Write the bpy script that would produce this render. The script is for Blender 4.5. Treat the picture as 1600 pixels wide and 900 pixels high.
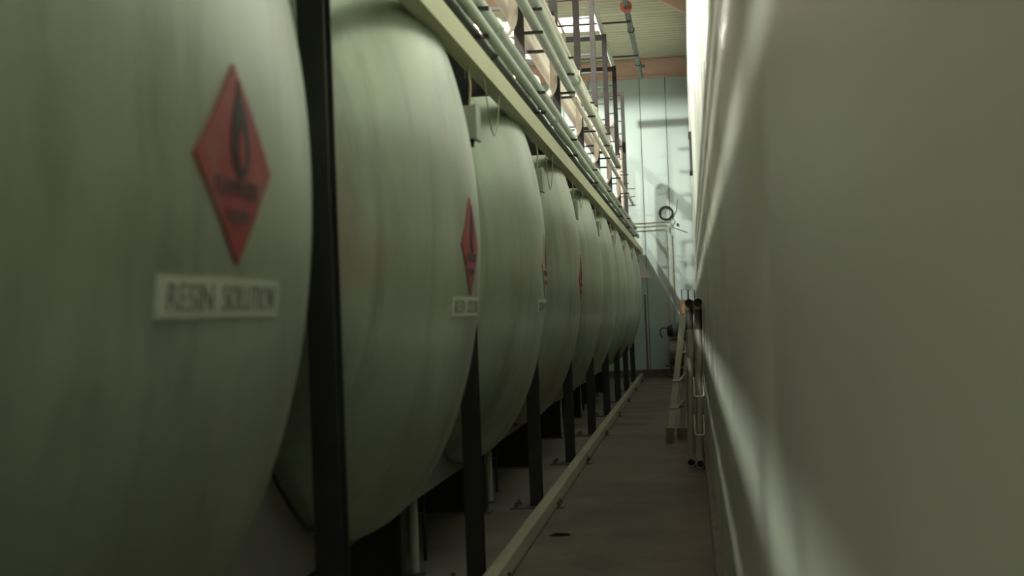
import bpy, math, random
from mathutils import Vector, Matrix
random.seed(7)
sc = bpy.context.scene
for o in list(bpy.data.objects): bpy.data.objects.remove(o)
C = sc.collection

# ------------------------------------------------------------------ camera
F, ROLL, YAW, PITCH, EYE = 2000.0, 0.038, 0.13788, 0.02128, 1.30
right = Vector((math.cos(YAW), math.sin(YAW), 0))
fwd = Vector((-math.sin(YAW)*math.cos(PITCH), math.cos(YAW)*math.cos(PITCH), math.sin(PITCH)))
up = right.cross(fwd)
cr, sr = math.cos(ROLL), math.sin(ROLL)
cx, cy = cr*right - sr*up, sr*right + cr*up
cam_d = bpy.data.cameras.new('camera'); cam = bpy.data.objects.new('camera', cam_d); C.objects.link(cam)
M = Matrix((cx, cy, -fwd)).transposed().to_4x4(); M.translation = (0, 0, EYE)
cam.matrix_world = M
cam_d.sensor_width = 36; cam_d.lens = 36*F/1600; cam_d.clip_start = 0.02; cam_d.clip_end = 200
cam_d.dof.use_dof = True; cam_d.dof.focus_distance = 13.0; cam_d.dof.aperture_fstop = 2.7
sc.camera = cam

# ------------------------------------------------------------------ sky, exposure
w = bpy.data.worlds.new('sky'); sc.world = w; w.use_nodes = True
bg = w.node_tree.nodes['Background']; bg.inputs[0].default_value = (1.0, .82, .83, 1); bg.inputs[1].default_value = 7.0
sc.view_settings.view_transform = 'Standard'; sc.view_settings.look = 'None'
sc.view_settings.gamma = 1; sc.view_settings.use_curve_mapping = False
sc.view_settings.exposure = 0.80
LAMP_W = (1000.0, 1000.0, 800.0, 400.0)
LAMP_RGB = (.99, .98, .86)
LAMP_X, LAMP_Z = -2.44, 5.60
LAMP_YS = (-2.5, 5.5, 13.5, 21.5)

# ------------------------------------------------------------------ layout constants (metres; x right, y along the aisle, z up)
P0, S, NCOL = 3.697, 2.456, 9                  # first column, bay spacing
COLX = -1.08
TR, TD, TP, TX, TZ = 1.185, .512, 2.142, -.825, 1.655   # tank radius, head depth, head exponent, head apex x, axis height
TOFF = -.103
NT = 9
WALLX = .105
YF, YR, ROOF, XL = 25.1, -6.0, 6.2, -9.0
col_y = [P0 + k*S for k in range(NCOL)]
tank_y = [P0 + (k-.5)*S + TOFF for k in range(NT)]

# ------------------------------------------------------------------ materials
def mat(name, rgb, rough=.6, metal=0, var=.12, scale=3.0, stretch=(1,1,1), dirt_or_glare=None, dirt_or_glare_amt=.0, dirt_or_glare_scale=1.5, bump=.0, bscale=60, spec=.5, rnd=.0, streak=None, rust=None):
    m = bpy.data.materials.new(name); m.use_nodes = True
    nt = m.node_tree; N = nt.nodes; L = nt.links; b = N['Principled BSDF']
    b.inputs['Roughness'].default_value = rough; b.inputs['Metallic'].default_value = metal
    b.inputs['Specular IOR Level'].default_value = spec
    tc = N.new('ShaderNodeTexCoord'); mp = N.new('ShaderNodeMapping'); mp.inputs['Scale'].default_value = stretch
    L.new(tc.outputs['Object'], mp.inputs['Vector'])
    oi = N.new('ShaderNodeObjectInfo')
    ad = N.new('ShaderNodeVectorMath'); ad.operation = 'MULTIPLY_ADD'
    L.new(oi.outputs['Random'], ad.inputs[0]); ad.inputs[1].default_value = (37, 53, 71); L.new(mp.outputs[0], ad.inputs[2])
    no = N.new('ShaderNodeTexNoise'); no.inputs['Scale'].default_value = scale; no.inputs['Detail'].default_value = 5
    L.new(ad.outputs[0], no.inputs['Vector'])
    r = N.new('ShaderNodeValToRGB'); r.color_ramp.elements[0].position = .3; r.color_ramp.elements[1].position = .7
    r.color_ramp.elements[0].color = [c*(1-var) for c in rgb] + [1]; r.color_ramp.elements[1].color = [min(1, c*(1+var)) for c in rgb] + [1]
    L.new(no.outputs['Fac'], r.inputs['Fac']); out = r.outputs['Color']
    if dirt_or_glare:
        n2 = N.new('ShaderNodeTexNoise'); n2.inputs['Scale'].default_value = dirt_or_glare_scale; n2.inputs['Detail'].default_value = 8; n2.inputs['Roughness'].default_value = .65
        L.new(ad.outputs[0], n2.inputs['Vector'])
        r2 = N.new('ShaderNodeValToRGB'); r2.color_ramp.elements[0].position = .52; r2.color_ramp.elements[1].position = .72
        r2.color_ramp.elements[0].color = (0, 0, 0, 1); r2.color_ramp.elements[1].color = (dirt_or_glare_amt,)*3 + (1,)
        L.new(n2.outputs['Fac'], r2.inputs['Fac'])
        mx = N.new('ShaderNodeMixRGB'); mx.inputs['Color2'].default_value = (*dirt_or_glare, 1)
        L.new(r2.outputs[0], mx.inputs['Fac']); L.new(out, mx.inputs['Color1']); out = mx.outputs[0]
    for kind, st, col in (('s', streak, (1.0, 6.5, .55)), ('r', rust, (1.0, 1.1, .9))):
        if not st: continue
        m4 = N.new('ShaderNodeMapping'); m4.inputs['Scale'].default_value = col; m4.inputs['Location'].default_value = (3.1, 1.7, .4)
        L.new(tc.outputs['Object'], m4.inputs['Vector'])
        a4 = N.new('ShaderNodeVectorMath'); a4.operation = 'MULTIPLY_ADD'; L.new(oi.outputs['Random'], a4.inputs[0]); a4.inputs[1].default_value = (19, 41, 67); L.new(m4.outputs[0], a4.inputs[2])
        n4 = N.new('ShaderNodeTexNoise'); n4.inputs['Scale'].default_value = 1.25; n4.inputs['Detail'].default_value = 6; L.new(a4.outputs[0], n4.inputs['Vector'])
        r4 = N.new('ShaderNodeValToRGB'); r4.color_ramp.elements[0].position = .56; r4.color_ramp.elements[1].position = .70
        r4.color_ramp.elements[0].color = (0, 0, 0, 1); r4.color_ramp.elements[1].color = (st[3],)*3 + (1,); L.new(n4.outputs['Fac'], r4.inputs['Fac'])
        x4 = N.new('ShaderNodeMixRGB'); x4.inputs['Color2'].default_value = (*st[:3], 1); L.new(r4.outputs[0], x4.inputs['Fac']); L.new(out, x4.inputs['Color1']); out = x4.outputs[0]
    if rnd:
        hs = N.new('ShaderNodeHueSaturation'); mr = N.new('ShaderNodeMapRange'); mr.inputs['To Min'].default_value = 1-rnd; mr.inputs['To Max'].default_value = 1+rnd
        L.new(oi.outputs['Random'], mr.inputs['Value']); L.new(mr.outputs[0], hs.inputs['Value']); L.new(out, hs.inputs['Color']); out = hs.outputs[0]
    L.new(out, b.inputs['Base Color'])
    if bump:
        n3 = N.new('ShaderNodeTexNoise'); n3.inputs['Scale'].default_value = bscale; L.new(ad.outputs[0], n3.inputs['Vector'])
        bp = N.new('ShaderNodeBump'); bp.inputs['Strength'].default_value = bump; bp.inputs['Distance'].default_value = .01
        L.new(n3.outputs['Fac'], bp.inputs['Height']); L.new(bp.outputs[0], b.inputs['Normal'])
    return m
def emis(name, rgb, s):
    m = bpy.data.materials.new(name); m.use_nodes = True; b = m.node_tree.nodes['Principled BSDF']
    b.inputs['Base Color'].default_value = (*rgb, 1); b.inputs['Emission Color'].default_value = (*rgb, 1); b.inputs['Emission Strength'].default_value = s
    return m
def pane_mat(name):
    m = bpy.data.materials.new(name); m.use_nodes = True; nt = m.node_tree; N = nt.nodes; L = nt.links
    N.remove(N['Principled BSDF'])
    t = N.new('ShaderNodeBsdfTransparent'); t.inputs[0].default_value = (.95, .9, .9, 1)
    g = N.new('ShaderNodeBsdfGlossy'); g.inputs['Roughness'].default_value = .1
    x = N.new('ShaderNodeMixShader'); x.inputs[0].default_value = .06
    L.new(t.outputs[0], x.inputs[1]); L.new(g.outputs[0], x.inputs[2]); L.new(x.outputs[0], N['Material Output'].inputs['Surface'])
    return m
M_ = dict(
    tank=mat('tank_paint', (.335, .385, .295), .34, .30, var=.20, scale=1.6, stretch=(1.2, 1.6, .4), dirt_or_glare=(.15, .145, .115), dirt_or_glare_amt=.75, dirt_or_glare_scale=1.7, bump=.05, bscale=14, rnd=.08, streak=(.20, .205, .165, .6), rust=(.36, .27, .19, .55)),
    seam=mat('weld_bead', (.40, .42, .34), .5),
    saddle=mat('saddle_grey', (.17, .165, .145), .6),
    red=mat('placard_red', (.26, .026, .032), .5, var=.15, scale=6, dirt_or_glare=(.30, .22, .19), dirt_or_glare_amt=.45, dirt_or_glare_scale=5),  # pale blotches also paint a smear of glare into the red
    redpale=mat('placard_faded', (.40, .30, .26), .5, var=.25, scale=9, dirt_or_glare=(.30, .06, .06), dirt_or_glare_amt=.8, dirt_or_glare_scale=4),
    ink=mat('print_black', (.018, .022, .022), .6, var=.3, scale=14),
    inkfade=mat('print_faded', (.10, .085, .08), .6, var=.35, scale=14),
    labelw=mat('label_white', (.47, .50, .41), .55, var=.08, scale=8),
    labelb=mat('label_border', (.34, .36, .29), .55),
    letter=mat('label_lettering', (.22, .225, .18), .6, var=.4, scale=20),
    upright=mat('upright_warm_grey', (.026, .023, .021), .7, spec=.25, var=.2, scale=5, dirt_or_glare=(.08, .07, .06), dirt_or_glare_amt=.5, dirt_or_glare_scale=3),
    column=mat('column_dark', (.012, .012, .012), .55, var=.2, scale=5, dirt_or_glare=(.03, .027, .025), dirt_or_glare_amt=.5, dirt_or_glare_scale=3),  # lower shafts: darker than the uprights, their shadow put into the colour
    pedestal=mat('pedestal_black', (.018, .018, .018), .7),
    plate=mat('base_plate_steel', (.11, .11, .095), .6, dirt_or_glare=(.05, .04, .03), dirt_or_glare_amt=.6, dirt_or_glare_scale=7),
    bolt=mat('bolt_steel', (.13, .125, .11), .5, .4),
    cream=mat('beam_cream', (.48, .48, .29), .5, var=.1, scale=2, stretch=(1, .15, 1), dirt_or_glare=(.20, .16, .09), dirt_or_glare_amt=.4, dirt_or_glare_scale=4),
    kerb=mat('kerb_cream', (.32, .315, .235), .6, var=.15, scale=3, stretch=(1, .2, 1), dirt_or_glare=(.13, .11, .08), dirt_or_glare_amt=.6, dirt_or_glare_scale=5),
    deck=mat('deck_steel', (.06, .055, .048), .7),
    pipeg=mat('pipe_greygreen', (.38, .43, .35), .42, var=.12, scale=4, rnd=.1),
    piped=mat('pipe_dark', (.07, .09, .08), .5, var=.2, scale=6),
    pipep=mat('pipe_pale', (.72, .63, .55), .4, var=.08, scale=5, rnd=.06),
    clamp=mat('clamp_black', (.02, .02, .02), .5),
    wallr=mat('wall_right_sheet', (.39, .43, .37), .42, var=.04, scale=1.2, stretch=(1, 1, .2), dirt_or_glare=(.37, .39, .32), dirt_or_glare_amt=.3, dirt_or_glare_scale=2.0, bump=.03, bscale=5),
    wallf=mat('wall_far_sheet', (.46, .58, .55), .55, var=.05, scale=1.5, stretch=(1, 1, .3), dirt_or_glare=(.42, .46, .36), dirt_or_glare_amt=.35, dirt_or_glare_scale=1.2),
    joint=mat('joint_dark', (.16, .17, .13), .8),
    brick=mat('wall_plain', (.36, .38, .32), .8),
    plinth=mat('plinth_concrete', (.15, .13, .11), .85, var=.2, scale=8, bump=.2),
    salmon=mat('fascia_salmon', (.70, .49, .41), .6, var=.08),
    roof=mat('roof_sheet', (.60, .60, .46), .6, var=.05, scale=2),
    floor=mat('floor_concrete', (.128, .107, .086), .72, var=.28, scale=1.3, dirt_or_glare=(.045, .034, .028), dirt_or_glare_amt=.75, dirt_or_glare_scale=.9, bump=.12, bscale=30),
    floorb=mat('floor_bay_concrete', (.155, .145, .12), .75, var=.18, scale=1.5, dirt_or_glare=(.07, .06, .05), dirt_or_glare_amt=.5, dirt_or_glare_scale=1.1, bump=.1, bscale=30),
    box=mat('box_grey', (.30, .31, .25), .5),
    wire=mat('wire_ochre', (.30, .28, .15), .6),
    black=mat('rubber_black', (.012, .012, .012), .6),
    alu=mat('aluminium', (.40, .40, .34), .42, .55, var=.15, scale=4, stretch=(1, 1, .2)),
    aludark=mat('tube_sleeve', (.06, .055, .05), .6),
    wood=mat('wood_block', (.21, .165, .11), .7, var=.25, scale=10),
    orange=mat('orange_cap', (.42, .22, .11), .6, var=.2, scale=12),
    motor=mat('motor_blue_grey', (.12, .155, .16), .45),
    barrel=mat('motor_barrel', (.20, .20, .155), .5),
    white=mat('white_plate', (.72, .72, .68), .5),
    conduit=mat('conduit_cream', (.46, .46, .36), .5),
    rust=mat('rust_conduit', (.22, .15, .10), .7),
    redpaint=mat('flange_red', (.42, .10, .06), .5),
    lamp=mat('lamp_housing', (.45, .45, .42), .35, .6),
    lens=emis('lamp_lens', (1, .93, .86), 14.0),
    pane=pane_mat('skylight_pane'),
    frame=mat('skylight_frame', (.46, .40, .33), .5),
)

# ------------------------------------------------------------------ mesh helpers
class MB:
    def __init__(s): s.v = []; s.f = []
    def box(s, a, b):
        x0, x1 = sorted((a[0], b[0])); y0, y1 = sorted((a[1], b[1])); z0, z1 = sorted((a[2], b[2])); n = len(s.v)
        s.v += [(x0,y0,z0),(x1,y0,z0),(x1,y1,z0),(x0,y1,z0),(x0,y0,z1),(x1,y0,z1),(x1,y1,z1),(x0,y1,z1)]
        s.f += [tuple(n+i for i in q) for q in ((0,3,2,1),(4,5,6,7),(0,1,5,4),(1,2,6,5),(2,3,7,6),(3,0,4,7))]; return s
    def tube(s, pts, r, n=12, caps=True, radii=None):
        pts = [Vector(p) for p in pts]; base = len(s.v); ref = None
        for i, p in enumerate(pts):
            t = (pts[min(i+1, len(pts)-1)] - pts[max(i-1, 0)]).normalized()
            if ref is None:
                ref = Vector((0,0,1)) if abs(t.z) < .9 else Vector((1,0,0))
            u = (ref - t*ref.dot(t)).normalized(); ref = u; v = t.cross(u)
            rr = radii[i] if radii else r
            for k in range(n):
                a = 2*math.pi*k/n; s.v.append(tuple(p + u*(rr*math.cos(a)) + v*(rr*math.sin(a))))
        for i in range(len(pts)-1):
            for k in range(n):
                a, b = base+i*n+k, base+i*n+(k+1) % n; s.f.append((a, b, b+n, a+n))
        if caps:
            s.f.append(tuple(base+k for k in range(n-1, -1, -1))); e = base+(len(pts)-1)*n; s.f.append(tuple(e+k for k in range(n)))
        return s
    def hollow(s, a, b, r, wall, n=16):
        a, b = Vector(a), Vector(b); d = (b-a).normalized()
        return s.tube([a, b, b, a, a], r, n, False, [r, r, r-wall, r-wall, r]) if False else s._hollow(a, b, r, wall, n)
    def _hollow(s, a, b, r, wall, n):
        t = (b-a).normalized(); ref = Vector((0,0,1)) if abs(t.z) < .9 else Vector((1,0,0)); u = (ref - t*ref.dot(t)).normalized(); v = t.cross(u); base = len(s.v)
        for p, rr in ((a, r), (b, r), (b, r-wall), (a, r-wall)):
            for k in range(n):
                q = 2*math.pi*k/n; s.v.append(tuple(p + u*(rr*math.cos(q)) + v*(rr*math.sin(q))))
        for i in range(4):
            for k in range(n):
                a_, b_ = base+i*n+k, base+i*n+(k+1) % n; c_ = base+((i+1) % 4)*n
                s.f.append((a_, b_, c_+(k+1) % n, c_+k))
        return s
    def torus(s, c, R, r, axis='y', n=32, m=10):
        base = len(s.v)
        for i in range(n):
            a = 2*math.pi*i/n
            for j in range(m):
                b = 2*math.pi*j/m; q = R + r*math.cos(b); e = r*math.sin(b); p = (q*math.cos(a), e, q*math.sin(a))
                if axis == 'x': p = (p[1], p[0], p[2])
                if axis == 'z': p = (p[0], p[2], p[1])
                s.v.append((c[0]+p[0], c[1]+p[1], c[2]+p[2]))
        for i in range(n):
            for j in range(m):
                s.f.append((base+i*m+j, base+((i+1) % n)*m+j, base+((i+1) % n)*m+(j+1) % m, base+i*m+(j+1) % m))
        return s
    def prism(s, poly, axis, a, b):
        """poly of 2-D points extruded along axis from a to b; axis x: (y,z), y: (x,z), z: (x,y)"""
        base = len(s.v); n = len(poly)
        for t in (a, b):
            for p, q in poly:
                s.v.append({'x': (t, p, q), 'y': (p, t, q), 'z': (p, q, t)}[axis])
        s.f.append(tuple(base+i for i in range(n-1, -1, -1))); s.f.append(tuple(base+n+i for i in range(n)))
        for i in range(n): s.f.append((base+i, base+(i+1) % n, base+n+(i+1) % n, base+n+i))
        return s
    def revolve(s, prof, c, axis, n=24):
        """prof: list of (along, radius)"""
        base = len(s.v); rings = []
        for t, r in prof:
            if r < 1e-6:
                p = [0, 0, 0]; p['xyz'.index(axis)] = t; rings.append([len(s.v)]); s.v.append(tuple(c[i]+p[i] for i in range(3)))
            else:
                ring = []
                for k in range(n):
                    a = 2*math.pi*k/n; u, v = r*math.cos(a), r*math.sin(a)
                    p = {'x': (t, u, v), 'y': (u, t, v), 'z': (u, v, t)}[axis]; ring.append(len(s.v)); s.v.append(tuple(c[i]+p[i] for i in range(3)))
                rings.append(ring)
        for A, B in zip(rings, rings[1:]):
            if len(A) == 1 and len(B) == 1: continue
            for k in range(n):
                k2 = (k+1) % n
                if len(A) == 1: s.f.append((A[0], B[k], B[k2]))
                elif len(B) == 1: s.f.append((A[k], B[0], A[k2]))
                else: s.f.append((A[k], B[k], B[k2], A[k2]))
        return s
    def mesh(s, name, m, off=(0,0,0), ang=35):
        me = bpy.data.meshes.new(name); me.from_pydata([(x-off[0], y-off[1], z-off[2]) for x, y, z in s.v], [], s.f)
        import bmesh
        bm = bmesh.new(); bm.from_mesh(me); bmesh.ops.recalc_face_normals(bm, faces=bm.faces); bm.to_mesh(me); bm.free()
        me.materials.append(m); me.shade_smooth(); me.set_sharp_from_angle(angle=math.radians(ang)); return me
    def build(s, name, m, parent=None, loc=None, ang=35):
        off = wloc(parent) if parent else (loc or (0, 0, 0))
        o = bpy.data.objects.new(name, s.mesh(name, m, off, ang)); C.objects.link(o)
        if parent: o.parent = parent
        else: o.location = off
        return o
def wloc(o):
    v = Vector((0,0,0))
    while o: v += o.location; o = o.parent
    return v
def inst(name, me, parent=None, loc=(0,0,0)):
    o = bpy.data.objects.new(name, me); C.objects.link(o); o.parent = parent; o.location = loc; return o
def tag(o, label, cat, group=None):
    o['label'] = label; o['category'] = cat
    if group: o['group'] = group
    return o
def thing(name, loc, label, cat, group=None):
    o = bpy.data.objects.new(name, None); C.objects.link(o); o.location = loc; o.empty_display_size = .1
    return tag(o, label, cat, group)
def struct(o): o['kind'] = 'structure'; return o
def copy_tree(o, loc, label):
    r = o.copy(); C.objects.link(r); r.location = loc; r['label'] = label
    for ch in o.children:
        c = ch.copy(); C.objects.link(c); c.parent = r
        for g in ch.children:
            d = g.copy(); C.objects.link(d); d.parent = c
    return r
def bend(pts, rad, n=6):
    """polyline with rounded corners"""
    pts = [Vector(p) for p in pts]; out = [pts[0]]
    for a, b, c in zip(pts, pts[1:], pts[2:]):
        u, v = (a-b), (c-b); r = min(rad, u.length*.49, v.length*.49); p, q = b+u.normalized()*r, b+v.normalized()*r
        for i in range(n+1):
            t = i/n; out.append(p*(1-t)**2 + b*2*t*(1-t) + q*t*t)
    return out + [pts[-1]]
ORD = ['nearest', 'second', 'third', 'fourth', 'fifth', 'sixth', 'seventh', 'eighth', 'farthest']
def nth(k, n=9): return ORD[k] if k < n-1 else 'farthest'

# ================================================================== SETTING
KX = -.97
fl = MB().box((KX, YR, -.15), (WALLX+.1, YF+.1, 0)).build('floor', M_['floor'], loc=(0, 10, 0)); struct(fl)
fb = MB().box((XL, YR, -.15), (KX, YF+.1, 0)).build('floor', M_['floorb'], loc=(-5, 10, 0)); struct(fb)
fb['label'] = 'lighter grey concrete floor under the row of tanks'; fl['label'] = 'worn brown-grey concrete aisle floor beside the wall'

wr = struct(MB().box((WALLX+.03, YR, 0), (WALLX+.12, YF+.1, ROOF)).build('wall_right', M_['joint'], loc=(WALLX+.03, 10, 0)))
PW = 2.0
pm = {}
y = YR
pr_me = MB()
g = .004
for (a, b) in ((0, PW),):
    b0, b1 = a+g, b-g
    pr_me.prism([(.0301, b0), (.004, b0), (0, b0+.006), (0, b1-.006), (.004, b1), (.0301, b1)], 'z', .10, ROOF-.01)
prm = pr_me.mesh('panel', M_['wallr'])
inst('panel', prm, wr, (-.03, -6.3-10, 0))
y = -4.3
while y + PW <= YF + .001:
    inst('panel', prm, wr, (-.03, y-10, 0)); y += PW
struct(MB().prism([(WALLX+.03, 0), (WALLX-.04, 0), (WALLX-.04, .085), (WALLX-.032, .095), (WALLX+.03, .099)], 'y', YR, YF).build('baseboard_right', M_['plinth'], loc=(WALLX, 10, 0)))

wf = struct(MB().box((XL, YF+.03, 0), (WALLX+.1, YF+.15, ROOF)).build('wall_far', M_['joint'], loc=(-4, YF+.03, 0)))
fpm = MB().prism([(.004, 0), (.004, -.018), (.010, -.026), (.490, -.026), (.496, -.018), (.496, 0)], 'z', .14, 5.84).mesh('panel', M_['wallf'])
x = WALLX-.425-.5*17
while x < WALLX:
    if x > XL: inst('panel', fpm, wf, (x+4, 0, 0))
    x += .5
struct(MB().box((XL, YF-.01, 0), (WALLX-.02, YF+.03, .14)).build('baseboard_far', M_['plinth'], loc=(-4, YF, 0)))
struct(MB().prism([(YF-.10, 5.84), (YF+.03, 5.84), (YF+.03, 6.19), (YF-.10, 6.19), (YF-.10, 6.17), (YF-.03, 6.16), (YF-.03, 5.87), (YF-.10, 5.86)], 'x', XL, WALLX).build('trim_1', M_['salmon'], loc=(-4, YF, 5.84)))
struct(MB().box((XL-.12, YR, 0), (XL, YF+.1, ROOF)).build('wall_left', M_['brick'], loc=(XL, 10, 0)))
struct(MB().box((XL, YR-.12, 0), (WALLX+.1, YR, ROOF)).build('wall_rear', M_['brick'], loc=(-4, YR, 0)))

# roof of ribbed sheets; the rib runs across the building
ceil = struct(MB().box((XL, YR, ROOF+.35), (XL+.02, YR+.02, ROOF+.36)).build('ceiling', M_['roof'], loc=(-4, 10, ROOF)))
def sheet(x0, x1, y0, y1):
    prof = []; yy = y0; P = .19
    while yy < y1-1e-4:
        for dy, dz in ((0, 0), (.11, 0), (.125, .014), (.175, .014)):
            if yy+dy < y1: prof.append((yy+dy, ROOF+dz))
        yy += P
    prof.append((y1, ROOF)); prof += [(p, q+.012) for p, q in reversed(prof)]
    MB().prism(prof, 'x', x0, x1).build('roof_sheet', M_['roof'], ceil)
SKY_Y = [21.1 - 4.912*n for n in range(6)]          # far roof light first; the nearer ones are unseen, added for soft fill
yy = YR
for y0 in reversed(SKY_Y):
    sheet(XL, WALLX+.1, yy, y0); sheet(XL, -4.6, y0, y0+1.2); sheet(-1.35, WALLX+.1, y0, y0+1.2); yy = y0+1.2
sheet(XL, WALLX+.1, yy, YF+.1)
sk_lab = ['bright skylight strip in the ribbed roof near the far wall'] + ['skylight strip in the roof above the gap before the %s tank' % w for w in ('eighth', 'sixth', 'fourth', 'second')] + ['skylight strip in the roof behind the camera']
bar_me = MB().box((-.02, 0, 0), (.02, 1.2, .06)).mesh('glazing_bar', M_['frame'])
cross_me = MB().box((-3.25, 0, .005), (0, .03, .055)).mesh('glazing_bar', M_['frame'])
pane_me = MB().box((.02, .03, .03), (.63, 1.17, .036)).mesh('pane', M_['pane'])
for n, y0 in enumerate(SKY_Y):
    sk = thing('skylight', (-1.35, y0, ROOF), sk_lab[n], 'skylight', 'roof skylights')
    for i in range(5): inst('pane', pane_me, sk, (-3.25+.65*i, 0, 0))
    for i in range(6): inst('glazing_bar', bar_me, sk, (-3.25+.65*i, 0, 0))
    for q in (0, .6, 1.17): inst('glazing_bar', cross_me, sk, (0, q, 0))
# salmon roof frame with a haunch at the right wall, and purlins
struct(MB().prism([(XL, 6.19), (XL, 6.02), (-.40, 6.02), (WALLX-.002, 5.72), (WALLX-.002, 6.19)], 'y', 19.22, 19.38).build('trim_2', M_['salmon'], loc=(-4, 19.3, 6.0)))
struct(MB().prism([(XL, 6.19), (XL, 6.02), (-.40, 6.02), (WALLX-.002, 5.72), (WALLX-.002, 6.19)], 'y', 7.2, 7.36).build('trim_3', M_['salmon'], loc=(-4, 7.3, 6.0)))

# ================================================================== TANKS
def head_x(r):                       # head surface, local to the tank (apex at x = 0)
    return -TD + TD*math.sqrt(max(0, 1-(min(r, TR)/TR)**TP))
LEN = 5.2
prof = [(head_x(TR*math.sin(math.pi/2*i/28)), TR*math.sin(math.pi/2*i/28)) for i in range(29)]
prof += [(-TD-LEN, TR)] + [(-2*TD-LEN-head_x(TR*math.cos(math.pi/2*i/10)), TR*math.cos(math.pi/2*i/10)) for i in range(1, 10)] + [(-2*TD-LEN, 0)]
shell_me = MB().revolve(prof, (0, 0, TZ), 'x', 96).mesh('shell', M_['tank'], ang=40)
seam = MB()
seam.revolve([(-TD-.06, TR-.01), (-TD-.06, TR+.004), (-TD-.045, TR+.006), (-TD-.03, TR+.004), (-TD-.03, TR-.01)], (0, 0, TZ), 'x', 96)
seam_me = seam.mesh('weld_seam', M_['seam'])
man = MB().revolve([(TR-.05, .25), (TR+.16, .25), (TR+.16, .31), (TR+.20, .31), (TR+.20, .30), (TR+.23, .30), (TR+.23, 0)], (-2.6, 0, TZ), 'z', 24)
man_me = man.mesh('manhole', M_['tank'])
noz_me = MB().revolve([(TR-.06, .05), (TR+.08, .05), (TR+.08, .09), (TR+.11, .09), (TR+.11, 0)], (-.95, .0, TZ), 'z', 16).mesh('nozzle', M_['pipeg'])

def conform(faces2d, verts2d, t, name, m, parent, y0, z0, lift):
    """flat print laid on the dished head; verts2d = (u along aisle, v up) about (y0, z0)"""
    V = []
    for dl in (lift, lift-t):
        for u, v in verts2d:
            r = math.hypot(y0+u, z0+v-TZ); V.append((head_x(r)+dl, y0+u, z0+v))
    n = len(verts2d); Fc = [tuple(f) for f in faces2d] + [tuple(n+i for i in reversed(f)) for f in faces2d]
    cnt = {}
    for f in faces2d:
        for a, b in zip(f, f[1:]+f[:1]): cnt[(a, b)] = 1
    for (a, b) in cnt:
        if (b, a) not in cnt: Fc.append((b, a, n+a, n+b))
    me = bpy.data.meshes.new(name); me.from_pydata(V, [], Fc); me.materials.append(m)
    o = bpy.data.objects.new(name, me); C.objects.link(o); o.parent = parent
    return o
def grid(poly_fn, nu, nv):
    V = []; Fc = []
    for i in range(nu+1):
        for j in range(nv+1): V.append(poly_fn(i/nu, j/nv))
    for i in range(nu):
        for j in range(nv): a = i*(nv+1)+j; Fc.append([a, a+nv+1, a+nv+2, a+1])
    return Fc, V
def diamond(h): return grid(lambda a, b: ((a-b)*h, (a+b-1)*h), 10, 10)
def rect(w, h): return grid(lambda a, b: ((a-.5)*w, (b-.5)*h), 14, 3)
def shape(outer):                      # triangle fan-free: strip polygon given as left/right pairs
    V = []; Fc = []
    for l, r in outer: V += [l, r]
    for i in range(len(outer)-1): Fc.append([2*i, 2*i+1, 2*i+3, 2*i+2])
    return Fc, V
def text2d(s, h, width=None):
    cu = bpy.data.curves.new('t', 'FONT'); cu.body = s; cu.align_x = 'CENTER'; cu.align_y = 'CENTER'; cu.size = 1; cu.resolution_u = 3
    ob = bpy.data.objects.new('t', cu); C.objects.link(ob); dg = bpy.context.evaluated_depsgraph_get(); dg.update()
    me = bpy.data.meshes.new_from_object(ob.evaluated_get(dg)); bpy.data.objects.remove(ob)
    V = [(v.co.x, v.co.y) for v in me.vertices]; Fc = [list(p.vertices) for p in me.polygons]; bpy.data.meshes.remove(me)
    x0, x1 = min(v[0] for v in V), max(v[0] for v in V); z0, z1 = min(v[1] for v in V), max(v[1] for v in V)
    sx = (width/(x1-x0)) if width else h/(z1-z0); sz = h/(z1-z0)
    return Fc, [((p-(x0+x1)/2)*sx, (q-(z0+z1)/2)*sz) for p, q in V]
FLAME = [((.000, .105), (.002, .105)), ((-.010, .075), (.012, .072)), ((-.030, .040), (.030, .045)), ((-.042, .005), (.040, .010)), ((-.046, -.030), (.045, -.025)), ((-.036, -.062), (.036, -.060)), ((-.012, -.082), (.014, -.082))]
FLAME_IN = [((.000, .020), (.001, .020)), ((-.012, -.005), (.012, -.002)), ((-.017, -.030), (.017, -.030)), ((-.010, -.055), (.010, -.055))]
tank_label = [
    'nearest pale green-grey tank, filling the left of the picture, with a large red diamond',
    'second tank from the camera, behind the nearest dark column, with red and whitish diamond',
    'third tank from the camera, smudged grey head with a pale washed-out diamond',
    'fourth tank from the camera, with a narrow bright red diamond at its edge',
    'fifth tank along the row, plain pale green-grey head without a diamond',
    'sixth tank along the row, plain pale head between the fifth and seventh tanks',
    'seventh tank along the row, third from the far wall, plain pale head',
    'eighth tank along the row, last but one before the far wall',
    'farthest tank of the row, its head beside the far wall']
tanks = []
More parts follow.
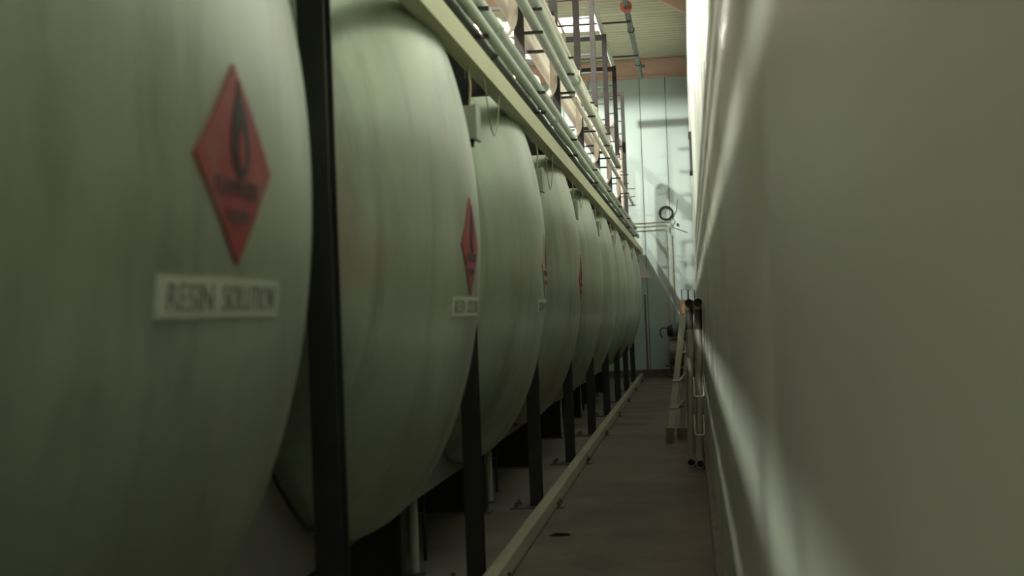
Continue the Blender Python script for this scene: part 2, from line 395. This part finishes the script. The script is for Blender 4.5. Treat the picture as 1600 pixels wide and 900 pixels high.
for k in range(NT):
    t = thing('storage_tank', (TX, tank_y[k], 0), tank_label[k], 'tank', 'row of horizontal storage tanks'); tanks.append(t)
    inst('shell', shell_me, t); inst('weld_seam', seam_me, t); inst('manhole', man_me, t); inst('nozzle', noz_me, t)
    if k < 4:
        H = .188
        yo = (-.08, .02, .12, .12)[k]
        zo = (1.60, 1.57, 1.58, 1.56)[k]
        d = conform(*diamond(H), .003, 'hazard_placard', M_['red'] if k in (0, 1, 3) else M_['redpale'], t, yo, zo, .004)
        d['label'] = ('red diamond hazard placard with flame', 'red diamond placard with pale glare', 'faded whitish pink diamond placard', 'bright red diamond placard')[k]
        fl_ = conform(*shape(FLAME), .002, 'flame_symbol', M_['ink'], d, yo+.012, zo+.055, .006)
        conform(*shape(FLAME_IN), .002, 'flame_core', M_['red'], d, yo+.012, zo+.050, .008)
        conform(*text2d('FLAMMABLE', .032, .21), .002, 'lettering', M_['inkfade'], d, yo, zo-.045, .006)
        conform(*text2d('LIQUID', .030, .105), .002, 'lettering', M_['inkfade'], d, yo, zo-.10, .006)
    if k < 3:
        yo = (-.08, .02, .12)[k]; zl = (1.352, 1.34, 1.345)[k]
        d = conform(*rect(.56, .072), .003, 'name_label', M_['labelw'], t, yo-.02, zl, .004)
        d['label'] = 'white name label with dark capitals'
        conform(*text2d('RESIN', .048, .165), .002, 'lettering', M_['letter'], d, yo-.02-.165, zl, .006)
        conform(*text2d('SOLUTION', .048, .285), .002, 'lettering', M_['letter'], d, yo-.02+.105, zl, .006)

# ------------------------------------------------------------------ saddle frame under the tanks
SX0, SX1, SB = -1.375, -1.345, .43
sf = thing('tank_saddle_frame', (SX0, 13, 0), 'long grey saddle plate with black pedestals carrying the row of tanks', 'support')
for k in range(-1, NT):
    yc = tank_y[0] + (k+.5)*S                # crotch between tank k and k+1
    for_top = []
    lo = yc - S/2; hi = yc + S/2
    n = 20
    for i in range(n+1):
        yy = lo + (hi-lo)*i/n
        d = min(abs(yy-lo), abs(hi-yy)); z = TZ - math.sqrt(max(0, (TR+.006)**2 - d*d)) if d < TR else TZ
        for_top.append((yy, max(SB+.02, min(z, 1.0))))
    if k == NT-1: for_top = [(a, b) for a, b in for_top if a <= YF-.15]
    MB().prism([(lo+.002, SB), (for_top[-1][0]-.002, SB)] + [(min(max(a, lo+.002), for_top[-1][0]-.002), b) for a, b in reversed(for_top)], 'x', SX0, SX1).build('saddle_plate', M_['saddle'], sf)
    if k == NT-1: continue
    yp = yc - .12
    MB().box((-1.86, yp-.012, .012), (-1.40, yp+.012, SB)).box((-1.40, yp-.05, .012), (-1.385, yp+.05, SB)).box((-1.86, yp-.012, SB), (-1.385, yp+.012, .62)).build('pedestal', M_['pedestal'], sf)
    MB().box((-1.90, yp-.07, 0), (-1.36, yp+.07, .012)).build('foot_plate', M_['plate'], sf)
# drain pipes
for k in range(NT-1):
    yc = tank_y[k] + S/2 + .36
    d = thing('drain_pipe', (-1.44, yc, 0), 'thin vertical drain pipe under the saddle, by the foot of the %s column' % nth(k), 'pipe', 'drain pipes under the tanks')
    MB().tube([(-1.44, yc, .01), (-1.44, yc, .80)], .022, 12).build('pipe', M_['pipeg'], d)
    MB().tube([(-1.44, yc, .50), (-1.44, yc, .53)], .05, 16).tube([(-1.44, yc, .535), (-1.44, yc, .565)], .05, 16).build('flange', M_['piped'], d)
    MB().tube([(-1.44, yc, .0), (-1.44, yc, .012)], .055, 16).build('floor_flange', M_['piped'], d)
    MB().tube([(-1.40, yc+.06, .06), (-1.40, yc+.06, .62)], .010, 8).tube([(-1.44, yc, .30), (-1.40, yc+.06, .30)], .008, 8).build('tracer_pipe', M_['black'], d)

hz = MB().tube([(-1.335, 3.90, .86), (-1.315, 3.92, .79), (-1.305, 3.98, .73), (-1.305, 4.08, .665), (-1.31, 4.18, .615), (-1.325, 4.29, .585), (-1.342, 4.36, .575)], .008, 8).build('black_hose', M_['black'], loc=(-1.33, 3.9, .86))
tag(hz, 'thin black hose curving across the saddle plate behind the nearest column', 'hose')
# ================================================================== COLUMNS
HB = .041; T1 = .008; TOPZ = 5.30
def hsec():
    return [(-HB,-HB),(HB,-HB),(HB,-HB+T1),(T1/2,-HB+T1),(T1/2,HB-T1),(HB,HB-T1),(HB,HB),(-HB,HB),(-HB,HB-T1),(-T1/2,HB-T1),(-T1/2,-HB+T1),(-HB,-HB+T1)]
shaft_me = MB().prism(hsec(), 'z', .012, 2.60).mesh('shaft', M_['column'])
upr_me = MB().box((-.033, -.033, 2.60), (.033, .033, TOPZ)).mesh('upright', M_['upright'])
cap_me = MB().box((-.055, -.055, 2.592), (.055, .055, 2.604)).mesh('splice_plate', M_['column'])
plate_me = MB().box((-.17, -.10, 0), (.19, .10, .012)).mesh('base_plate', M_['plate'])
bolt_me = MB().tube([(0, 0, .012), (0, 0, .030)], .016, 6).tube([(0, 0, .03), (0, 0, .045)], .009, 8).mesh('anchor_bolt', M_['bolt'])
top_me = MB().box((-.55, -.03, TOPZ-.075), (-.033, .03, TOPZ-.005)).mesh('top_arm', M_['upright'])
arm_me = [MB().box((-.62, -.018, z-.022), (-.033, .018, z)).mesh('pipe_arm', M_['clamp']) for z in (3.10, 3.602, 4.0)]
cleat_me = [MB().box((.033, -.016, z-.016), (.165, .016, z)).mesh('pipe_cleat', M_['clamp']) for z in (2.672, 2.810, 3.222, 3.380, 3.525)]
peg_me = MB().box((-.16, -.012, -.010), (-.033, .012, .010)).mesh('bracket_peg', M_['clamp'])
for k, yy in enumerate(col_y):
    t = thing('steel_column', (COLX, yy, 0), '%s dark steel column from the camera, rising between two tanks' % nth(k), 'column', 'dark columns along the tank row')
    inst('shaft', shaft_me, t); inst('base_plate', plate_me, t); inst('upright', upr_me, t); inst('splice_plate', cap_me, t)
    for bx, by in ((-.13, -.07), (-.13, .07), (.15, -.07), (.15, .07)): inst('anchor_bolt', bolt_me, t, (bx, by, 0))
    inst('top_arm', top_me, t)
    for a in (arm_me if k < 7 else []): inst('pipe_arm', a, t)
    for a in cleat_me: inst('pipe_cleat', a, t)
    if k >= 5:
        for j in range(9): inst('bracket_peg', peg_me, t, (0, 0, 3.15+.23*j))

# kerb
kb = MB().prism([(-1.02, .013), (-.935, .013), (-.935, .022), (-.945, .085), (-1.01, .088), (-1.02, .08)], 'y', YR+.05, YF-.35).build('kerb_rail', M_['kerb'], loc=(KX, 10, .013))
tag(kb, 'long cream steel kerb rail on the floor at the column feet', 'kerb')

# ================================================================== PLATFORM
pf = thing('walkway_platform', (-1.2, 11, 2.39), 'raised walkway with a cream edge beam running above the tanks', 'walkway')
BX0, BX1, BZ0, BZ1 = -.945, -.872, 2.39, 2.49
MB().prism([(BX1, BZ0), (BX1, BZ1), (BX0, BZ1), (BX0, BZ1-.01), (BX1-.010, BZ1-.01), (BX1-.010, BZ0+.010), (BX0, BZ0+.010), (BX0, BZ0)], 'y', YR+.05, YF-.12).build('edge_beam', M_['cream'], pf)
for k in range(-3, NCOL):
    yy = P0 + k*S
    MB().box((-2.9, yy+.055, 2.74), (-1.05, yy+.115, 2.86)).build('joist', M_['deck'], pf)
    MB().box((-1.035, yy+.055, 2.392), (-.946, yy+.115, 2.48)).box((-1.050, yy+.055, 2.392), (-1.035, yy+.115, 2.86)).build('hanger', M_['deck'], pf)
for k in range(-3, NCOL):
    y0 = P0 + k*S + .09; y1 = min(y0+S, YF-.2)
    if y1-y0 > .4: MB().box((-2.9, y0+.004, 2.862), (-1.125, y1-.004, 2.872)).build('deck_plate', M_['deck'], pf)

# ================================================================== PIPES ON THE RACK
def zpipe(x, z, r, y0, y1, m, label, flanges=(), elbow=None, name='rack_pipe', saddle=True):
    t = thing(name, (x, y0, z), label, 'pipe', 'pipes along the rack')
    pts = [(x, y0, z), (x, y1, z)]
    if elbow: pts = bend(pts + [elbow], r*2.2, 8)
    MB().tube(pts, r, 16).build('pipe', m, t)
    for f in flanges: MB().tube([(x, f-.02, z), (x, f+.02, z)], r*1.45, 16).build('flange', m, t)
    return t
cy_f = [c+.6 for c in col_y]
zpipe(-.935, 2.700, .027, YR+.05, 24.4, M_['pipeg'], 'lowest grey-green rack pipe, just above the cream edge beam', cy_f[2::3])
zpipe(-1.005, 2.700, .027, YR+.05, 24.2, M_['piped'], 'dark green pipe tight behind the lowest grey-green rack pipe', cy_f[1::3])
zpipe(-.975, 2.845, .034, YR+.05, 24.2, M_['pipeg'], 'second lowest grey-green rack pipe, above the dark green one', cy_f[1::3])
zpipe(-.965, 3.256, .034, YR+.05, 11.3, M_['pipeg'], 'grey-green rack pipe on the middle cleats that stops halfway along the row', cy_f[0:2])
zpipe(-.965, 3.420, .040, YR+.05, 18.8, M_['pipeg'], 'thick grey-green rack pipe ending in a round cap before the last columns', cy_f[1::2][:3])
zpipe(-.965, 3.545, .020, YR+.05, 16.5, M_['pipep'], 'thin pale pipe on the topmost cleats', cy_f[1::3][:2])
zpipe(-1.30, 3.652, .050, YR+.05, 19.2, M_['pipep'], 'pale pinkish pipe on the middle arms behind the columns')
zpipe(-1.50, 3.640, .038, YR+.05, 19.2, M_['pipep'], 'pale pinkish thicker pipe on the middle arms, farther from the aisle', cy_f[1::4][:2])
zpipe(-1.62, 3.138, .038, YR+.05, 19.0, M_['pipep'], 'pale pinkish pipe on the lowest arms, deep in the rack', cy_f[3::4][:1])
zpipe(-1.30, 3.745, .042, YR+.05, 19.1, M_['pipep'], 'pale pinkish pipe stacked on top of the one on the middle arms')
zpipe(-1.25, 4.03, .030, YR+.05, 19.0, M_['pipep'], 'pale pipe on the uppermost arms, behind the columns, above the stacked pair', cy_f[2::4][:1])
zpipe(-.965, 3.246, .024, 11.6, 23.6, M_['pipep'], 'thin pale pipe carrying on where the grey-green middle pipe stops', cy_f[5::2][:1])
zpipe(-1.20, 4.40, .065, 21.0, 23.8, M_['pipep'], 'fat pale vent pipe turning down beside the farthest column', (), (-1.20, 23.8, 2.9), 'vent_arch')
tie = MB().tube([(-1.10, YR+.05, 5.332), (-1.10, 21.1, 5.332)], .032, 14).build('tie_pipe', M_['pipeg'], loc=(-1.10, YR+.05, 5.332))
tag(tie, 'grey-green pipe lying along the tops of the columns', 'pipe')
# hanging pipe by the roof
hp = thing('overhead_pipe', (-.73, 12, 5.6), 'dark grey-green overhead pipe hung out over the aisle under the roof', 'pipe')
MB().tube([(-.73, 8, 5.6), (-.73, 23.6, 5.6)], .042, 16).build('pipe', M_['piped'], hp)
MB().tube([(-.73, 18.05, 5.6), (-.73, 18.11, 5.6)], .085, 18).build('flange', M_['redpaint'], hp)
for yy in (19.6, 22.3): MB().tube([(-.73, yy, 5.6), (-.73, yy+.06, 5.6)], .056, 16).build('coupling', M_['piped'], hp)
MB().tube([(-.69, 22.6, 5.60), (-.62, 22.6, 5.60)], .03, 10).build('stub', M_['piped'], hp)
for yy in (col_y[4], col_y[6]+.4, col_y[7]+.5): MB().tube([(-2.2, yy, 5.552), (-.70, yy, 5.552)], .014, 8).build('hanger_rod', M_['clamp'], hp)
for yy in (col_y[4], col_y[6]+.4, col_y[7]+.5): MB().tube([(-2.18, yy, 5.55), (-2.18, yy, 6.2)], .010, 8).build('drop_rod', M_['clamp'], hp)

# risers with J-bends, one per tank
for k in range(1, NT):
    yy = col_y[k] - .50
    if k > 7: continue
    t = thing('riser_pipe', (-1.05, yy, 2.9), 'pale J-shaped riser pipe just before the %s column' % nth(k), 'pipe', 'J-shaped riser pipes')
    MB().tube(bend([(-1.05, yy, 3.78), (-1.05, yy, 3.085), (-1.46, yy, 3.085), (-1.46, yy, 2.90)], .16, 8), .030, 14).build('pipe', M_['pipep'], t)
    MB().tube([(-1.46, yy, 2.875), (-1.46, yy, 2.905)], .065, 14).build('flange', M_['pipep'], t)
    MB().tube([(-1.05, yy, 3.56), (-1.05, yy, 3.60)], .05, 14).build('union', M_['pipep'], t)
    MB().tube([(-1.05, yy, 3.775), (-1.05, yy, 3.81)], .04, 14).build('valve_body', M_['clamp'], t)
# vertical vent pipes standing on the walkway
for k in range(2, 7):
    yy = tank_y[k] + .45
    t = thing('vent_pipe', (-1.62, yy, 2.872), 'straight pale vent pipe standing on the walkway above the %s tank' % nth(k), 'pipe', 'straight vent pipes')
    MB().tube(bend([(-1.95, yy, 2.88), (-1.95, yy, 4.6), (-2.4, yy, 4.6)], .12), .026, 12).build('pipe', M_['pipep'], t)
    MB().tube([(-1.95, yy, 2.873), (-1.95, yy, 2.9)], .06, 12).build('flange', M_['pipep'], t)
    MB().tube([(-1.95, yy, 3.6), (-1.95, yy, 3.64)], .045, 12).build('union', M_['clamp'], t)

# ================================================================== JUNCTION BOXES WITH CABLES
for k in range(1, NT):
    yy = tank_y[k] + .60; r = math.hypot(.60, 2.13-TZ); xs = TX + head_x(r)
    lab = ['', 'grey junction box at the upper edge of the second tank', 'grey junction box at the upper edge of the third tank', 'junction box with a dark gland at the upper edge of the fourth tank']
    t = thing('junction_box', (xs, yy, 2.06), lab[k] if k < 4 else 'small grey junction box on the %s tank' % nth(k), 'junction box', 'junction boxes on the tank heads')
    MB().box((xs-.03, yy-.06, 2.06), (xs+.055, yy+.05, 2.20)).build('body', M_['box'], t)
    MB().box((xs+.055, yy-.064, 2.055), (xs+.068, yy+.054, 2.205)).build('lid', M_['box'], t)
    MB().tube([(xs+.03, yy, 2.06), (xs+.03, yy, 2.03)], .016, 10).build('gland', M_['black'], t)
    MB().tube(bend([(xs+.03, yy, 2.20), (xs+.035, yy+.02, 2.30), (-.915, yy+.05, 2.36), (-.915, yy+.06, 2.388)], .05), .005, 8).build('cable', M_['wire'], t)
    # drooping earth wire
    xw = -.895
    pts = []
    for i in range(13):
        a = i/12; pts.append((xw+.004, yy+.35+.45*a, 2.385-.26*math.sin(math.pi*a)**.8*(.75+.25*((k*7) % 3)/2)))
    wv = MB().tube(pts, .003, 6).build('hanging_wire', M_['wire'], loc=pts[0])
    tag(wv, 'thin ochre wire looping down from the edge beam in front of the %s tank' % nth(k), 'wire', 'wires hanging from the edge beam')

# ================================================================== LAMPS
for i, yy in enumerate(LAMP_YS):
    t = thing('high_bay_lamp', (LAMP_X, yy, LAMP_Z), ['high bay lamp under the roof behind the camera', 'high bay lamp above the second tank', 'high bay lamp over the middle of the tank row', 'high bay lamp nearest the far wall'][i], 'lamp', 'high bay lamps under the roof')
    MB().revolve([(.06, .185), (.065, .19), (.20, .13), (.32, .07), (.40, .06), (.40, 0)], (LAMP_X, yy, LAMP_Z), 'z', 28).revolve([(.06, .185), (.19, .125), (.30, .065), (.30, 0)], (LAMP_X, yy, LAMP_Z), 'z', 28).build('shade', M_['lamp'], t)
    MB().revolve([(.10, 0), (.10, .16), (.115, .16), (.115, 0)], (LAMP_X, yy, LAMP_Z), 'z', 28).build('lens', M_['lens'], t)
    MB().tube([(LAMP_X, yy, LAMP_Z+.40), (LAMP_X, yy, ROOF)], .012, 8).build('stem', M_['clamp'], t)
    ld = bpy.data.lights.new('lamp_light', 'SPOT'); ld.spot_size = math.radians(178); ld.spot_blend = .12; ld.energy = LAMP_W[i]; ld.color = LAMP_RGB; ld.shadow_soft_size = .045
    lo = bpy.data.objects.new('lamp_light', ld); C.objects.link(lo); lo.parent = t; lo.location = (0, 0, .0)

# ================================================================== FAR WALL THINGS
yw = YF - .001
def ftag(mb, name, m, loc, label, cat, group=None): return tag(mb.build(name, m, loc=loc), label, cat, group)
for i, z in enumerate((2.86, 2.94, 3.01)):
    ftag(MB().tube(bend([(-1.6, yw-.02, z), (-.36+.05*(i-1), yw-.02, z), (-.36+.05*(i-1), yw-.02, z-.12 if i else z-.1)], .04), .011, 8), 'conduit', M_['conduit'], (-1.6, yw-.02, z), ['lowest', 'middle', 'uppermost'][i] + ' of three thin horizontal conduits on the far wall', 'conduit', 'horizontal conduits on the far wall')
for i, x in enumerate((-.41, -.31)):
    ftag(MB().tube([(x, yw-.016, 1.02), (x, yw-.016, 2.74)], .015, 8), 'drop_conduit', M_['conduit'], (x, yw-.016, 1.02), ['left', 'right'][i] + ' one of two vertical conduits dropping to the motor', 'conduit', 'vertical conduits on the far wall')
ftag(MB().torus((-.40, yw-.022, 3.175), .125, .018).torus((-.395, yw-.04, 3.165), .118, .012), 'cable_coil', M_['black'], (-.40, yw, 3.03), 'black coil of cable hanging on the far wall', 'cable')
ftag(MB().tube(bend([(-.28, yw-.012, 3.08), (-.22, yw-.012, 3.0), (-.30, yw-.012, 2.9), (-.15, yw-.012, 2.84), (.0, yw-.012, 2.78)], .06), .005, 6).tube(bend([(-.28, yw-.012, 3.08), (-.2, yw-.012, 3.2), (-.17, yw-.012, 3.42)], .06), .005, 6), 'loose_wire', M_['black'], (-.28, yw, 3.0), 'thin loose dark wire beside the cable coil', 'wire')
ftag(MB().box((-.205, yw-.03, 2.92), (-.165, yw+.004, 2.965)), 'wall_hook', M_['black'], (-.185, yw, 2.92), 'tiny black hook on the far wall right of the coil', 'hook')
ftag(MB().prism([(-.98, 2.40), (-.72, 1.93), (-.98, 1.93)], 'y', yw-.012, yw+.004), 'wall_bracket', M_['white'], (-.9, yw, 1.93), 'white triangular plate on the far wall beside the farthest tank', 'plate')
ftag(MB().tube([(-.87, yw-.018, .15), (-.87, yw-.018, 1.6)], .016, 8), 'rusty_conduit', M_['rust'], (-.87, yw, .15), 'rusty orange vertical conduit low on the far wall', 'conduit')
# pump motor
pmz = thing('pump_motor', (-.24, 24.45, 0), 'grey pump motor on a small stand in front of the far wall', 'motor')
MB().box((-.50, 24.25, .22), (.02, 24.7, .245)).build('stand_top', M_['plate'], pmz)
for x, yy in ((-.40, 24.3), (-.02, 24.3), (-.40, 24.65), (-.02, 24.65)): MB().box((x-.018, yy-.018, 0), (x+.018, yy+.018, .22)).build('leg', M_['plate'], pmz)
MB().revolve([(-.44, 0), (-.44, .22), (-.42, .245), (-.20, .25), (.02, .245), (.04, .22), (.04, 0)], (0, 24.48, .50), 'x', 28).build('barrel', M_['barrel'], pmz)
MB().box((-.45, 24.30, .76), (.03, 24.66, .785)).build('mount_plate', M_['plate'], pmz)
MB().revolve([(-.36, 0), (-.36, .10), (-.33, .115), (-.02, .115), (.02, .10), (.02, 0)], (0, 24.48, .90), 'x', 22).build('motor_body', M_['motor'], pmz)
for i in range(8): MB().revolve([(-.30+.035*i, .10), (-.30+.035*i, .126), (-.292+.035*i, .126), (-.292+.035*i, .10)], (0, 24.48, .90), 'x', 22).build('cooling_fin', M_['motor'], pmz)
MB().revolve([(-.46, 0), (-.46, .085), (-.37, .115), (-.35, .115), (-.35, 0)], (0, 24.48, .89), 'x', 22).build('fan_cover', M_['black'], pmz)
MB().box((-.26, 24.42, .99), (-.12, 24.54, 1.045)).build('terminal_box', M_['motor'], pmz)
MB().tube(bend([(-.44, 24.45, .93), (-.56, 24.45, .96), (-.60, 24.45, .86), (-.55, 24.45, .76)], .06), .010, 8).build('cable', M_['black'], pmz)

# dark board fixed to the right wall
bd = thing('wall_board', (WALLX, 17.8, 3.15), 'narrow dark board fixed high on the right wall, seen edge on', 'board')
MB().box((WALLX-.030, 17.5, 3.16), (WALLX, 18.1, 3.70)).build('panel', M_['black'], bd)
MB().box((WALLX-.040, 17.5, 3.16), (WALLX-.030, 18.1, 3.19)).box((WALLX-.040, 17.5, 3.67), (WALLX-.030, 18.1, 3.70)).build('frame', M_['aludark'], bd)

# ================================================================== THINGS LEANING ON THE RIGHT WALL
def lerp(a, b, t): return tuple(a[i]+(b[i]-a[i])*t for i in range(3))
for i, (xb, xt, y0) in enumerate(((-.044, -.012, 10.62), (.028, .062, 10.50))):
    t = thing('trestle_frame', (xb, y0+.3, 0), ['folded tube trestle frame leaning beside the ladder, left of the pair', 'folded tube trestle frame with pale U straps, leaning on the right wall'][i], 'trestle', 'folded trestle frames leaning on the wall')
    r = .034
    for yy in (y0+.08, y0+.62):
        MB().tube([(xb, yy, .036), (xt, yy, 1.335)], r-.004, 16).build('leg', M_['alu'], t)
        a, b = (xb, yy, .036), (xt, yy, 1.335)
        MB().tube([lerp(a, b, .84), lerp(a, b, .965)], r-.002, 16).build('leg_sleeve', M_['aludark'], t)
    for x, z, nm in ((xt, 1.345, 'top_bar'), (xb, .036, 'foot_bar')):
        o = MB().hollow((x, y0, z), (x, y0+.70, z), r, .005, 20).build(nm, M_['aludark'] if nm == 'top_bar' else M_['alu'], t)
        MB().tube([(x, y0+.03, z), (x, y0+.04, z)], r-.004, 16).build('bar_plug', M_['black'], o)
    if i:
        for q in (.18, .42):
            p = lerp((xb, y0+.08, .036), (xt, y0+.08, 1.335), q); MB().tube(bend([(p[0]-.04, p[1]-.02, p[2]+.16), (p[0]-.038, p[1]-.04, p[2]), (p[0]+.036, p[1]-.04, p[2]), (p[0]+.036, p[1]-.02, p[2]+.16)], .02), .007, 8).build('strap', M_['white'], t)
ld_ = thing('folding_ladder', (-.18, 12.85, 0), 'folded aluminium ladder with wooden feet leaning on the right wall', 'ladder')
A0, A1 = (-.245, 12.62, .09), (-.065, 12.70, 1.30)
B0, B1 = (-.135, 12.95, .09), (.005, 12.95, 1.30)
for a, b in ((A0, A1), (B0, B1)):
    d = (Vector(b)-Vector(a)).normalized(); s_ = MB()
    s_.prism([(-.030, -.016), (.030, -.016), (.030, .016), (-.030, .016)], 'z', 0, 1)
    L_ = (Vector(b)-Vector(a)).length
    s_.v = [tuple(Vector(a) + Vector((v[0], v[1], 0)) + d*(v[2]*L_)) for v in s_.v]; s_.build('rail', M_['alu'], ld_)
    MB().tube([lerp(a, b, .955), lerp(a, b, 1.07)], .034, 14).build('end_cap', M_['orange'], ld_)
    e = lerp(a, b, 1.07); MB().tube([(e[0]-.03, e[1], e[2]-.03), (e[0]-.03, e[1], e[2]+.10), (e[0]+.03, e[1], e[2]+.10), (e[0]+.03, e[1], e[2]-.03)], .004, 6).build('hook_loop', M_['aludark'], ld_)
for q in (.20, .42, .64, .86): MB().tube([lerp(A0, A1, q), lerp(B0, B1, q)], .014, 10).build('rung', M_['alu'], ld_)
for q in (.20, .42):
    p, r_ = lerp(A0, A1, q), lerp(B0, B1, q); MB().tube([(p[0]-.03, p[1]-.03, p[2]), (p[0]+.035, p[1]-.03, p[2]), (r_[0], r_[1]-.1, r_[2]+.06)], .012, 8).build('spreader', M_['alu'], ld_)
MB().box((-.285, 12.57, 0), (-.205, 12.67, .145)).build('foot', M_['wood'], ld_)
MB().box((-.185, 12.90, 0), (-.075, 13.0, .11)).build('foot', M_['wood'], ld_)
# litter
st = MB().prism([(-.875, .002), (-.83, .018), (-.76, .014), (-.745, .004), (-.80, .001)], 'y', 7.47, 7.51).build('floor_scrap', M_['black'], loc=(-.81, 7.49, 0))
tag(st, 'small dark scrap lying on the aisle floor near the kerb', 'scrap')
